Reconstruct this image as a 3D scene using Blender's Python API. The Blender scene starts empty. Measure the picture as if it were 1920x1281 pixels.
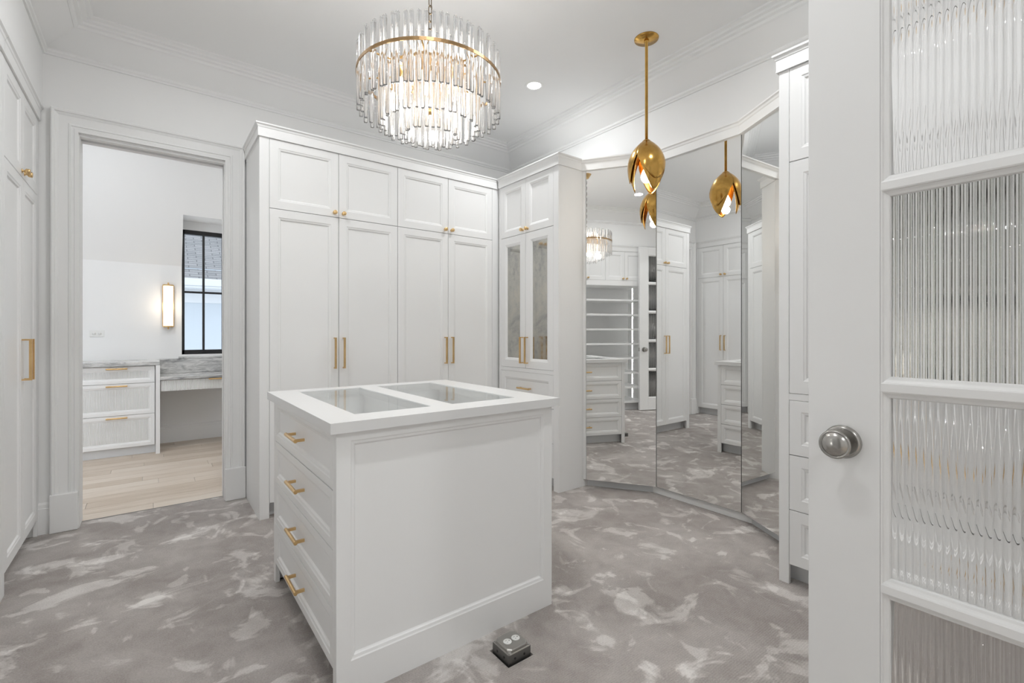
import bpy, math, random
from mathutils import Vector, Matrix
random.seed(7)
PI = math.pi
S = bpy.context.scene
C = S.collection

# ------------------------------------------------------------------ camera
CAM_H = 1.235
YAW = 0.652863
cd = bpy.data.cameras.new('camera')
cam = bpy.data.objects.new('camera', cd)
C.objects.link(cam)
cam.location = (0, 0, CAM_H)
cam.rotation_euler = (PI / 2, 0, -YAW)
cd.sensor_width = 36.0
cd.lens = 883.94 / 1920 * 36
cd.shift_y = -(640.5 - 624.68) / 1920
cd.clip_start = 0.02
S.camera = cam

# ------------------------------------------------------------------ world, exposure
W = bpy.data.worlds.new('overcast_sky')
S.world = W
W.use_nodes = True
W.node_tree.nodes['Background'].inputs[0].default_value = (0.86, 0.92, 1.0, 1)
W.node_tree.nodes['Background'].inputs[1].default_value = 2.4
S.view_settings.view_transform = 'Standard'
S.view_settings.look = 'None'
S.view_settings.gamma = 1.0
S.view_settings.use_curve_mapping = False
S.view_settings.exposure = 0.12
cy = S.cycles
cy.use_denoising = True
cy.use_adaptive_sampling = True
cy.adaptive_threshold = 0.14
cy.max_bounces = 16
cy.diffuse_bounces = 5
cy.glossy_bounces = 6
cy.transmission_bounces = 16
cy.transparent_max_bounces = 12
cy.caustics_reflective = True
cy.caustics_refractive = True
cy.sample_clamp_indirect = 1.6
cy.blur_glossy = 0.4

CAN_W = 8.5        # each recessed downlight
BULB_W = 2.9        # each chandelier bulb
PEND_W = 4.0
FAR_W = 9.0        # each unseen downlight added to light the next room
HALL_W = 18.0  # each unseen hall light, added to brighten surfaces facing the entry

# ------------------------------------------------------------------ materials
def mat(name, col=(0.8, 0.8, 0.8), rough=0.5, metal=0.0, **kw):
    m = bpy.data.materials.new(name)
    m.use_nodes = True
    b = m.node_tree.nodes['Principled BSDF']
    b.inputs['Base Color'].default_value = (*col, 1)
    b.inputs['Roughness'].default_value = rough
    b.inputs['Metallic'].default_value = metal
    for k, v in kw.items():
        b.inputs[k.replace('_', ' ')].default_value = v
    return m

def N(m, t, **kw):
    n = m.node_tree.nodes.new(t)
    for k, v in kw.items():
        if hasattr(n, k):
            setattr(n, k, v)
        else:
            n.inputs[k].default_value = v
    return n

def L(m, a, b):
    m.node_tree.links.new(a, b)

def bsdf(m):
    return m.node_tree.nodes['Principled BSDF']

def ramp(m, src, stops):
    r = N(m, 'ShaderNodeValToRGB')
    L(m, src, r.inputs[0])
    e = r.color_ramp.elements
    while len(e) < len(stops):
        e.new(0.5)
    for el, (p, c) in zip(e, stops):
        el.position = p
        el.color = (*c, 1) if len(c) == 3 else c
    return r

def noise(m, vec, scale, detail=3, rough=0.5, dist=0.0):
    n = N(m, 'ShaderNodeTexNoise')
    n.inputs['Scale'].default_value = scale
    n.inputs['Detail'].default_value = detail
    n.inputs['Roughness'].default_value = rough
    n.inputs['Distortion'].default_value = dist
    L(m, vec, n.inputs['Vector'])
    return n

def mapped(m, scale=(1, 1, 1), rot=(0, 0, 0)):
    t = N(m, 'ShaderNodeTexCoord')
    mp = N(m, 'ShaderNodeMapping')
    mp.inputs['Scale'].default_value = scale
    mp.inputs['Rotation'].default_value = rot
    L(m, t.outputs['Object'], mp.inputs['Vector'])
    return mp.outputs['Vector']

def math_(m, op, a, b):
    n = N(m, 'ShaderNodeMath', operation=op)
    for i, v in enumerate((a, b)):
        if isinstance(v, (int, float)):
            n.inputs[i].default_value = v
        else:
            L(m, v, n.inputs[i])
    return n.outputs[0]

M = {}

def paint(name, col, rough, bump=0.02, scale=180):
    m = mat(name, col, rough)
    return m

M['wall'] = paint('white_wall_paint', (0.85, 0.85, 0.845), 0.65, 0.05)
M['cab'] = paint('white_cabinet_lacquer', (0.87, 0.87, 0.865), 0.38, 0.01)
M['door'] = paint('white_door_enamel', (0.85, 0.85, 0.845), 0.33, 0.01)
M['stone'] = paint('white_quartz', (0.75, 0.75, 0.745), 0.28, 0.005)
M['ceil'] = paint('white_ceiling_paint', (0.88, 0.88, 0.875), 0.75, 0.05)
M['toe'] = paint('toe_kick_paint', (0.72, 0.73, 0.74), 0.5)
M['slot'] = mat('dark_grey_paint', (0.25, 0.25, 0.24), 0.7)  # plain dark grey for the subfloor and the threshold strip
M['mirror'] = mat('silvered_mirror', (0.90, 0.905, 0.90), 0.0, 1.0)
M['mirror_edge'] = mat('mirror_edge', (0.10, 0.11, 0.11), 0.3, 0.6)
M['glass'] = mat('clear_glass', (1, 1, 1), 0.0, 0.0, IOR=1.48, Transmission_Weight=1.0)
def thin_glass(name, tint):
    m = bpy.data.materials.new(name)
    m.use_nodes = True
    nt = m.node_tree
    nt.nodes.remove(bsdf(m))
    tr_ = N(m, 'ShaderNodeBsdfTransparent'); tr_.inputs[0].default_value = (*tint, 1)
    gl = N(m, 'ShaderNodeBsdfGlossy'); gl.inputs['Roughness'].default_value = 0.0
    fr = N(m, 'ShaderNodeFresnel'); fr.inputs[0].default_value = 1.5
    mx = N(m, 'ShaderNodeMixShader')
    ge = N(m, 'ShaderNodeNewGeometry')
    front = math_(m, 'SUBTRACT', 1.0, ge.outputs['Backfacing'])
    L(m, math_(m, 'MULTIPLY', fr.outputs[0], front), mx.inputs[0]); L(m, tr_.outputs[0], mx.inputs[1]); L(m, gl.outputs[0], mx.inputs[2])
    L(m, mx.outputs[0], nt.nodes['Material Output'].inputs[0])
    return m
M['sheet'] = thin_glass('sheet_glass', (0.97, 0.98, 0.98))
M['crystal'] = mat('crystal_rod_glass', (1, 1, 1), 0.02, 0.0, IOR=1.45, Transmission_Weight=0.93)
M['nickel'] = mat('satin_nickel', (0.42, 0.41, 0.39), 0.27, 1.0)
M['black'] = mat('black_steel', (0.012, 0.012, 0.013), 0.4)
M['white_plastic'] = mat('white_plastic', (0.82, 0.82, 0.80), 0.35)
M['dark'] = mat('dark_slot', (0.03, 0.03, 0.03), 0.6)
M['chain'] = mat('antique_bronze', (0.16, 0.12, 0.075), 0.4, 1.0)

def brass(name, c1, c2, rough):
    m = mat(name, c1, rough, 1.0)
    n = noise(m, mapped(m), 14, 4, 0.6)
    r = ramp(m, n.outputs['Fac'], [(0.3, c2), (0.7, c1)])
    L(m, r.outputs[0], bsdf(m).inputs['Base Color'])
    return m

M['brass'] = brass('brushed_brass', (0.78, 0.55, 0.28), (0.64, 0.43, 0.20), 0.30)
M['petal'] = brass('aged_brass', (0.66, 0.40, 0.115), (0.50, 0.285, 0.07), 0.20)
M['bronze'] = brass('aged_bronze', (0.46, 0.31, 0.17), (0.36, 0.23, 0.11), 0.35)
M['gold'] = brass('gold_leaf', (0.72, 0.47, 0.20), (0.58, 0.36, 0.14), 0.32)

def emit(name, col, strength):
    m = bpy.data.materials.new(name)
    m.use_nodes = True
    b = bsdf(m)
    b.inputs['Base Color'].default_value = (*col, 1)
    b.inputs['Emission Color'].default_value = (*col, 1)
    b.inputs['Emission Strength'].default_value = strength
    return m

M['lamp'] = emit('downlight_lens', (1, 0.97, 0.92), 9)
M['bulb'] = emit('frosted_bulb', (1, 0.93, 0.82), 7)
M['led'] = emit('led_strip', (1, 1, 0.98), 110)
M['shade'] = emit('opal_glass_shade', (1, 0.80, 0.58), 1.3)

def antique():
    m = mat('antique_mirror', (0.4, 0.4, 0.37), 0.08, 1.0)
    v = mapped(m)
    n = noise(m, v, 4.5, 6, 0.65, 0.6)
    n2 = noise(m, v, 30, 4, 0.6)
    mx = math_(m, 'ADD', math_(m, 'MULTIPLY', n.outputs['Fac'], 0.75), math_(m, 'MULTIPLY', n2.outputs['Fac'], 0.25))
    r = ramp(m, mx, [(0.35, (0.32, 0.325, 0.32)), (0.5, (0.48, 0.475, 0.445)), (0.68, (0.58, 0.555, 0.49))])
    L(m, r.outputs[0], bsdf(m).inputs['Base Color'])
    rr = ramp(m, n2.outputs['Fac'], [(0.3, (0.03,) * 3), (0.7, (0.16,) * 3)])
    L(m, rr.outputs[0], bsdf(m).inputs['Roughness'])
    return m

M['antique'] = antique()

def carpet():
    m = mat('taupe_cut_pile', (0.4, 0.38, 0.36), 0.95)
    b = bsdf(m)
    if 'Sheen Weight' in b.inputs:
        b.inputs['Sheen Weight'].default_value = 0.15
    v = mapped(m)
    vs = mapped(m, (1.0, 1.45, 1.0), (0, 0, 0.35))
    vt = mapped(m, (1.5, 1.0, 1.0), (0, 0, -0.6))
    # brushed-pile patches: broad clouds, foot marks and long strokes
    a = ramp(m, noise(m, v, 1.4, 5, 0.6, 0.6).outputs['Fac'], [(0.44, (0, 0, 0)), (0.60, (1, 1, 1))]).outputs[0]
    s1 = ramp(m, noise(m, vs, 3.2, 4, 0.6, 0.7).outputs['Fac'], [(0.555, (0, 0, 0)), (0.615, (1, 1, 1))]).outputs[0]
    s2 = ramp(m, noise(m, vt, 4.2, 4, 0.55, 0.6).outputs['Fac'], [(0.575, (0, 0, 0)), (0.630, (1, 1, 1))]).outputs[0]
    s3 = ramp(m, noise(m, v, 8.0, 5, 0.65, 0.4).outputs['Fac'], [(0.36, (0, 0, 0)), (0.66, (1, 1, 1))]).outputs[0]
    f = math_(m, 'ADD', math_(m, 'MULTIPLY', a, 0.22), math_(m, 'MULTIPLY', s1, 0.42))
    f = math_(m, 'ADD', f, math_(m, 'MULTIPLY', s2, 0.36))
    f = math_(m, 'ADD', f, math_(m, 'MULTIPLY', s3, 0.17))
    fine = noise(m, v, 170, 3, 0.7)
    f = math_(m, 'ADD', f, math_(m, 'MULTIPLY', math_(m, 'SUBTRACT', fine.outputs['Fac'], 0.5), 0.75))
    wv = N(m, 'ShaderNodeTexWave', wave_type='BANDS', bands_direction='Y')
    wv.inputs['Scale'].default_value = 36
    wv.inputs['Distortion'].default_value = 1.2
    wv.inputs['Detail'].default_value = 2
    L(m, v, wv.inputs['Vector'])
    f = math_(m, 'ADD', f, math_(m, 'MULTIPLY', wv.outputs['Fac'], 0.07))
    r = ramp(m, f, [(0.0, (0.285, 0.252, 0.233)), (0.42, (0.47, 0.435, 0.41)), (0.95, (0.76, 0.73, 0.70))])
    L(m, r.outputs[0], b.inputs['Base Color'])
    bp = N(m, 'ShaderNodeBump')
    bp.inputs['Strength'].default_value = 0.5
    bp.inputs['Distance'].default_value = 0.006
    L(m, math_(m, 'ADD', fine.outputs['Fac'], math_(m, 'MULTIPLY', wv.outputs['Fac'], 0.3)), bp.inputs['Height'])
    L(m, bp.outputs[0], b.inputs['Normal'])
    return m

M['carpet'] = carpet()

def oak():
    m = mat('pale_oak', (0.62, 0.52, 0.42), 0.45)
    oi = N(m, 'ShaderNodeObjectInfo')
    tc = N(m, 'ShaderNodeTexCoord')
    mp = N(m, 'ShaderNodeMapping')
    mp.inputs['Scale'].default_value = (1.2, 14, 1)
    L(m, tc.outputs['Object'], mp.inputs['Vector'])
    L(m, oi.outputs['Random'], mp.inputs['Location'])
    n = noise(m, mp.outputs[0], 3.0, 5, 0.6, 0.4)
    f = math_(m, 'ADD', math_(m, 'MULTIPLY', n.outputs['Fac'], 0.7), math_(m, 'MULTIPLY', oi.outputs['Random'], 0.3))
    r = ramp(m, f, [(0.25, (0.50, 0.41, 0.32)), (0.5, (0.63, 0.54, 0.45)), (0.8, (0.72, 0.65, 0.57))])
    L(m, r.outputs[0], bsdf(m).inputs['Base Color'])
    return m

M['oak'] = oak()

def marble():
    m = mat('grey_veined_marble', (0.6, 0.6, 0.6), 0.2)
    v = mapped(m, (1, 1, 1.2), (0.2, 0.75, 0.3))
    n = noise(m, mapped(m, (2, 2, 9), (0.1, 0.9, 0.2)), 2.2, 8, 0.68, 1.2)
    r = ramp(m, n.outputs['Fac'], [(0.32, (0.20, 0.20, 0.205)), (0.47, (0.46, 0.46, 0.455)), (0.62, (0.72, 0.715, 0.70))])
    L(m, r.outputs[0], bsdf(m).inputs['Base Color'])
    return m

M['marble'] = marble()

def reeded():
    m = mat('reeded_white_front', (0.78, 0.78, 0.77), 0.45)
    w = N(m, 'ShaderNodeTexWave', wave_type='BANDS', bands_direction='X')
    w.inputs['Scale'].default_value = 26
    L(m, mapped(m), w.inputs['Vector'])
    b = N(m, 'ShaderNodeBump')
    b.inputs['Strength'].default_value = 0.6
    b.inputs['Distance'].default_value = 0.004
    L(m, w.outputs['Fac'], b.inputs['Height'])
    L(m, b.outputs[0], bsdf(m).inputs['Normal'])
    return m

M['reeded'] = reeded()

def shingles():
    m = mat('grey_asphalt_shingles', (0.3, 0.3, 0.31), 0.9)
    br = N(m, 'ShaderNodeTexBrick')
    br.inputs['Scale'].default_value = 1.0
    br.inputs['Brick Width'].default_value = 0.30
    br.inputs['Row Height'].default_value = 0.095
    br.inputs['Mortar Size'].default_value = 0.008
    br.inputs['Color1'].default_value = (0.17, 0.175, 0.18, 1)
    br.inputs['Color2'].default_value = (0.23, 0.23, 0.235, 1)
    br.inputs['Mortar'].default_value = (0.08, 0.08, 0.085, 1)
    L(m, mapped(m), br.inputs['Vector'])
    L(m, br.outputs['Color'], bsdf(m).inputs['Base Color'])
    return m

M['shingle'] = shingles()
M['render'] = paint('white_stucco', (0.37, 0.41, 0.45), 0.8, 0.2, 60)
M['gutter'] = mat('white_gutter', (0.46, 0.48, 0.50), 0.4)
M['steel'] = mat('galvanised_steel', (0.42, 0.41, 0.39), 0.38, 1.0)
M['steel_dark'] = mat('galvanised_box_steel', (0.22, 0.22, 0.215), 0.45, 1.0)
M['skylight'] = mat('skylight_glass', (0.6, 0.72, 0.8), 0.1)

# ------------------------------------------------------------------ mesh helpers
class MB:
    def __init__(s):
        s.v = []; s.f = []; s.sm = []
    def face(s, idx, smooth=False):
        s.f.append(tuple(idx)); s.sm.append(smooth)
    def box(s, x0, x1, y0, y1, z0, z1):
        o = len(s.v)
        s.v += [(x0, y0, z0), (x1, y0, z0), (x1, y1, z0), (x0, y1, z0), (x0, y0, z1), (x1, y0, z1), (x1, y1, z1), (x0, y1, z1)]
        for q in ((0, 3, 2, 1), (4, 5, 6, 7), (0, 1, 5, 4), (1, 2, 6, 5), (2, 3, 7, 6), (3, 0, 4, 7)):
            s.face([o + i for i in q])
        return s
    def quad(s, *pts):
        o = len(s.v); s.v += list(pts); s.face(range(o, o + len(pts))); return s
    def prism(s, poly, z0, z1):
        o = len(s.v); n = len(poly)
        s.v += [(x, y, z0) for x, y in poly] + [(x, y, z1) for x, y in poly]
        s.face([o + i for i in reversed(range(n))]); s.face([o + n + i for i in range(n)])
        for i in range(n):
            j = (i + 1) % n
            s.face([o + i, o + j, o + n + j, o + n + i])
        return s
    def lathe(s, prof, seg=24, axis='z', c=(0, 0, 0), smooth=True, caps=True):
        # prof: (radius, height) along the axis
        o = len(s.v); n = len(prof)
        for k in range(seg):
            a = 2 * PI * k / seg
            for r, h in prof:
                p = (r * math.cos(a), r * math.sin(a), h)
                if axis == 'y': p = (p[0], p[2], p[1])
                if axis == 'x': p = (p[2], p[0], p[1])
                s.v.append((p[0] + c[0], p[1] + c[1], p[2] + c[2]))
        flip = axis == 'y'
        for k in range(seg):
            k2 = (k + 1) % seg
            for i in range(n - 1):
                q = [o + k * n + i, o + k2 * n + i, o + k2 * n + i + 1, o + k * n + i + 1]
                s.face(q[::-1] if flip else q, smooth)
        for i, rev in ((0, True), (n - 1, False)):
            if caps and prof[i][0] > 1e-5:
                q = [o + k * n + i for k in range(seg)]
                s.face(q[::-1] if rev != flip else q)
        return s
    def tube(s, pts, r, seg=8, smooth=True, close=False):
        pts = [Vector(p) for p in pts]
        o = len(s.v); n = len(pts)
        up = None
        for i, p in enumerate(pts):
            if close:
                t = pts[(i + 1) % n] - pts[i - 1]
            else:
                t = pts[min(i + 1, n - 1)] - pts[max(i - 1, 0)]
            t.normalize()
            if up is None:
                up = t.orthogonal().normalized()
            up = (up - t * up.dot(t)).normalized()
            sd = t.cross(up)
            for k in range(seg):
                a = 2 * PI * k / seg
                s.v.append(tuple(p + (up * math.cos(a) + sd * math.sin(a)) * r))
        m = n if close else n - 1
        for i in range(m):
            i2 = (i + 1) % n
            for k in range(seg):
                k2 = (k + 1) % seg
                s.face([o + i * seg + k, o + i * seg + k2, o + i2 * seg + k2, o + i2 * seg + k], smooth)
        if not close:
            s.face([o + k for k in reversed(range(seg))])
            s.face([o + (n - 1) * seg + k for k in range(seg)])
        return s
    def rings(s, rings, close=True):
        # successive closed loops of equal length joined by quads
        o = len(s.v); n = len(rings[0])
        for r in rings:
            s.v += list(r)
        for i in range(len(rings) - 1):
            for k in range(n if close else n - 1):
                k2 = (k + 1) % n
                s.face([o + i * n + k, o + i * n + k2, o + (i + 1) * n + k2, o + (i + 1) * n + k])
        return o
    def mesh(s, name):
        me = bpy.data.meshes.new(name)
        me.from_pydata(s.v, [], s.f)
        me.polygons.foreach_set('use_smooth', s.sm)
        me.update()
        return me

def obj(name, mb, material, parent=None, loc=None, rot=None, bevel=0.0):
    me = mb.mesh(name) if isinstance(mb, MB) else mb
    if material and not me.materials:
        me.materials.append(M[material] if isinstance(material, str) else material)
    o = bpy.data.objects.new(name, me)
    C.objects.link(o)
    if parent is not None:
        o.parent = parent
    if loc: o.location = loc
    if rot: o.rotation_euler = rot
    if bevel:
        b = o.modifiers.new('bevel', 'BEVEL')
        b.width = bevel; b.segments = 2; b.limit_method = 'ANGLE'; b.angle_limit = 0.6
    return o

def tag(o, label=None, cat=None, group=None, kind=None):
    if label: o['label'] = label
    if cat: o['category'] = cat
    if group: o['group'] = group
    if kind: o['kind'] = kind
    return o

def thing(name, label, cat, loc=(0, 0, 0), rz=0.0, group=None, kind=None):
    o = bpy.data.objects.new(name, None)
    o.empty_display_size = 0.05
    C.objects.link(o)
    o.location = loc
    o.rotation_euler = (0, 0, rz)
    return tag(o, label, cat, group, kind)

def struct(name, mb, material, label, cat, parent=None, bevel=0.0):
    o = obj(name, mb, material, parent, bevel=bevel)
    if parent is None:
        tag(o, label, cat, kind='structure')
    return o

def lamp(name, kind, loc, power, parent=None, radius=0.03, col=(0.965, 0.985, 1.0), size=0.1, rot=(0, 0, 0)):
    l = bpy.data.lights.new(name, kind)
    l.energy = power
    l.color = col
    if kind == 'AREA':
        l.shape = 'DISK'; l.size = size
    else:
        l.shadow_soft_size = radius
    o = bpy.data.objects.new(name, l)
    C.objects.link(o)
    o.location = loc; o.rotation_euler = rot
    if parent is not None:
        o.parent = parent
    return o

def boxo(name, b, material, parent=None, bevel=0.0):
    return obj(name, MB().box(*b), material, parent, bevel=bevel)

def rect(x0, x1, z0, z1, y):
    return [(x0, y, z0), (x1, y, z0), (x1, y, z1), (x0, y, z1)]

# ------------------------------------------------------------------ room dimensions
XL, XR = -0.53, 3.09          # bulkhead above the left cabinets, right wall
YB, YE = 4.055, -0.40         # wall with the doorway, entry wall
ZC = 3.155
CAB_TOP, CROWN_TOP = 2.535, 2.622
# doorway to the next room
DX0, DX1, DZ = -0.367, 0.428, 2.487
YB2 = 4.20

# ------------------------------------------------------------------ floors
fl = MB()
# closet carpet: around the recess cut for the floor outlet box
bx0, bx1, by0, by1 = 1.045, 1.165, 1.388, 1.508
fl.quad((-1.25, YE - 0.15, 0), (bx0, YE - 0.15, 0), (bx0, 4.165, 0), (-1.25, 4.165, 0))
fl.quad((bx1, YE - 0.15, 0), (3.3, YE - 0.15, 0), (3.3, 4.165, 0), (bx1, 4.165, 0))
fl.quad((bx0, YE - 0.15, 0), (bx1, YE - 0.15, 0), (bx1, by0, 0), (bx0, by0, 0))
fl.quad((bx0, by1, 0), (bx1, by1, 0), (bx1, 4.165, 0), (bx0, 4.165, 0))
for q in (((bx0, by0), (bx1, by0)), ((bx1, by0), (bx1, by1)), ((bx1, by1), (bx0, by1)), ((bx0, by1), (bx0, by0))):
    (a, b), (c_, d_) = q
    fl.quad((a, b, 0), (c_, d_, 0), (c_, d_, -0.02), (a, b, -0.02))
fl.quad((bx0, by0, -0.02), (bx1, by0, -0.02), (bx1, by1, -0.02), (bx0, by1, -0.02))
struct('floor', fl, 'carpet', 'taupe cut-pile carpet with lighter brushed marks across the closet', 'carpet')

wf = thing('floor', 'pale oak plank floor of the room beyond the doorway', 'wood floor', kind='structure')
boxo('subfloor', (-2.2, 2.4, 4.165, 6.75, -0.03, -0.006), 'slot', wf)
pw = 0.14
pm = {}
r = 0
y = 4.165
while y < 6.7:
    x = -2.2 - random.random() * 1.2
    while x < 2.4:
        ln = random.choice((1.1, 1.5, 1.9))
        x0, x1 = max(x, -2.2), min(x + ln, 2.4)
        if x1 - x0 > 0.05:
            key = round(x1 - x0, 2)
            if key not in pm:
                pm[key] = MB().box(0, key - 0.002, 0, pw - 0.002, -0.006, 0.0).mesh('plank')
            obj('plank', pm[key], 'oak', wf, (x0, y, 0))
        x += ln
    y += pw
hf = MB().quad((-1.25, -3.0, -0.004), (3.3, -3.0, -0.004), (3.3, YE - 0.15, -0.004), (-1.25, YE - 0.15, -0.004))
struct('floor', hf, 'oak', 'wood floor of the hall behind the double doors', 'wood floor')

# ------------------------------------------------------------------ walls, ceiling
wb = MB()
wb.box(-1.25, DX0, YB, YB2, 0, 3.3)                       # left of the doorway
wb.box(DX1, 3.3, YB, YB + 0.05, 0, 3.3)                   # right: two skins round the pocket
wb.box(DX1, 3.3, YB2 - 0.05, YB2, 0, 3.3)
wb.box(DX0, DX1, YB, YB + 0.05, DZ, 3.3)
wb.box(DX0, DX1, YB2 - 0.05, YB2, DZ, 3.3)
wb.box(DX0, DX1, YB + 0.05, YB2 - 0.05, DZ + 0.05, 3.3)
wb.box(DX1 + 0.06, DX1 + 0.1, YB + 0.05, YB2 - 0.05, 0, DZ + 0.05)
struct('wall_back', wb, 'wall', 'white wall with the cased doorway behind the tall wardrobe', 'wall')
struct('wall_left', MB().box(-1.25, XL, YE, YB, 2.625, 3.3), 'wall',
       'white wall above the cabinets on the left', 'wall')
struct('wall_left', MB().box(-1.25, -1.16, YE, YB, 0, 2.625), 'wall', 'white wall hidden behind the cabinets on the left', 'wall')
struct('wall_right', MB().box(XR, 3.3, YE, YB, 0, 3.3), 'wall', 'white wall above the three mirror panels', 'wall')
OX0, OX1, OZ = -0.50, 1.395, 2.64
struct('wall_entry', MB().box(-1.25, OX0, YE - 0.15, YE, 0, 3.3).box(OX1, 3.3, YE - 0.15, YE, 0, 3.3).box(OX0, OX1, YE - 0.15, YE, OZ, 3.3),
       'wall', 'white wall around the double door entrance', 'wall')
struct('ceiling', MB().box(-1.25, 3.3, YE - 0.15, YB2, ZC, ZC + 0.1), 'ceil', 'flat white ceiling of the closet with stepped moulding', 'ceiling')

def loop(d, z):
    return [(XL + d, YE + d, z), (XR - d, YE + d, z), (XR - d, YB - d, z), (XL + d, YB - d, z)]

cv = MB(); cv.rings([loop(-0.01, 2.985), loop(0.0, 2.985), loop(0.163, 3.10), loop(0.163, 3.16), loop(-0.01, 3.16)])
struct('trim_1', cv, 'ceil', 'sloped white cove band between wall moulding and ceiling moulding', 'cove')
pm_ = MB(); pm_.rings([loop(-0.004, 2.955), loop(0.010, 2.957), loop(0.012, 2.966), loop(0.022, 2.974), loop(0.024, 2.984), loop(0.016, 2.990), loop(0.014, 3.0), loop(-0.004, 3.0)])
struct('trim_2', pm_, 'wall', 'thin white moulding running round the top of the walls', 'moulding')
cr = MB(); cr.rings([loop(0.150, 3.096), loop(0.158, 3.092), loop(0.170, 3.096), loop(0.176, 3.110), loop(0.196, 3.114), loop(0.200, 3.126), loop(0.220, 3.130), loop(0.224, 3.142), loop(0.246, 3.147), loop(0.252, 3.157)])
struct('trim_3', cr, 'ceil', 'stepped white crown moulding framing the ceiling', 'moulding')

# doorway casing with plinth blocks
tr = thing('trim_4', 'white stepped door casing with plinth blocks round the doorway', 'door casing', kind='structure')
def ucase(d, y):
    x0, x1, zt = -0.493 + d, 0.556 - d, 2.63 - d
    return [(x0, y, 0.2), (x0, y, zt), (x1, y, zt), (x1, y, 0.2)]
cs = MB()
prof = [(0, 4.056), (0, 4.020), (0.006, 4.016), (0.016, 4.018), (0.020, 4.026), (0.030, 4.032), (0.034, 4.036), (0.078, 4.036), (0.082, 4.030), (0.092, 4.028), (0.095, 4.034), (0.104, 4.034), (0.108, 4.030), (0.1255, 4.030), (0.1255, 4.056)]
cs.rings([ucase(d, y) for d, y in prof], close=False)
obj('casing', cs, 'wall', tr)
for x0, x1 in ((-0.499, -0.3675), (0.4285, 0.562)):
    boxo('plinth_block', (x0, x1, 4.012, 4.056, 0, 0.238), 'wall', tr, bevel=0.006)
jl = MB().box(DX0 - 0.001, DX0 + 0.004, YB - 0.02, YB2 + 0.02, 0, DZ)
obj('jamb', jl, 'wall', tr)
boxo('threshold', (DX0, DX1, 4.162, 4.168, -0.004, 0.002), 'slot', tr)
cs2 = MB()
cs2.rings([[(p[0], 2 * (YB + YB2) / 2 - p[1], p[2] if p[2] > 0.3 else 0) for p in ucase(d, y)] for d, y in prof], close=False)
obj('casing', cs2, 'wall', tr)

def baseboard(name, x0, x1, y, label, h=0.192):
    b = MB()
    pr = [(0, 0), (-0.016, 0), (-0.016, h - 0.036), (-0.012, h - 0.032), (-0.012, h - 0.012), (-0.006, h - 0.004), (-0.004, h), (0, h)]
    b.rings([[(x, y + d, z) for d, z in pr] for x in (x0, x1)])
    struct(name, b, 'wall', label, 'baseboard')
baseboard('baseboard_back', -0.56, -0.495, YB, 'short white baseboard between left cabinets and door casing')
baseboard('baseboard_far', -2.2, 2.4, 6.585, 'white baseboard under the desk in the next room')

# ------------------------------------------------------------------ next room shell
YF = 6.585
WX0, WX1, WZ0, WZ1 = 0.276, 0.700, 0.985, 2.43
KZ, SZ = 2.0, 2.53           # knee-wall height, dormer soffit
sl = 1.73
DY = YF - (SZ - KZ) / sl     # where the soffit meets the sloping ceiling
def slope_z(y): return KZ + (YF - y) * sl
fw_ = MB()
fw_.box(-2.2, WX0, YF, YF + 0.2, 0, KZ + 0.1)
fw_.box(WX1, 2.4, YF, YF + 0.2, 0, KZ + 0.1)
fw_.box(WX0, WX1, YF, YF + 0.2, 0, WZ0)
fw_.box(WX0 - 0.1, WX1 + 0.1, YF + 0.02, YF + 0.2, WZ1, WZ1 + 0.5)
fw_.box(WX0 - 0.08, WX0, YF, YF + 0.2, KZ, SZ + 0.1)
fw_.box(WX1, WX1 + 0.08, YF, YF + 0.2, KZ, SZ + 0.1)
struct('wall_far', fw_, 'wall', 'white knee wall with the black window in the next room', 'wall')
cf = MB()
FZ = 3.2
ytop = YF - (FZ - KZ) / sl
for xa, xb in ((-2.2, WX0), (WX1, 2.4)):
    cf.quad((xa, YF, KZ), (xb, YF, KZ), (xb, ytop, FZ), (xa, ytop, FZ))
cf.quad((WX0, DY, SZ), (WX1, DY, SZ), (WX1, ytop, FZ), (WX0, ytop, FZ))
cf.quad((WX0, DY, SZ), (WX1, DY, SZ), (WX1, YF + 0.1, SZ), (WX0, YF + 0.1, SZ))
for xx in (WX0, WX1):
    cf.quad((xx, DY, SZ), (xx, YF, SZ), (xx, YF, KZ))
cf.quad((-2.2, ytop, FZ), (2.4, ytop, FZ), (2.4, YB2, FZ), (-2.2, YB2, FZ))
struct('ceiling', cf, 'ceil', 'sloping white ceiling with dormer over the window in next room', 'ceiling')
struct('wall_far_left', MB().box(-2.3, -2.2, YB2, YF + 0.2, 0, 3.3), 'wall', 'left side wall of the room beyond the doorway', 'wall')
struct('wall_far_right', MB().box(2.4, 2.5, YB2, YF + 0.2, 0, 3.3), 'wall', 'right side wall of the room beyond the doorway', 'wall')
# hall behind the camera
struct('wall_hall', MB().box(-1.35, -1.25, -3.1, YE - 0.15, 0, 3.3).box(3.3, 3.4, -3.1, YE - 0.15, 0, 3.3).box(-1.35, 3.4, -3.1, -3.0, 0, 3.3), 'wall',
       'plain white walls of the hall behind the double doors', 'wall')
struct('ceiling', MB().box(-1.35, 3.4, -3.1, YE - 0.15, 3.0, 3.1), 'ceil', 'plain white ceiling of the hall behind the double doors', 'ceiling')

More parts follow.
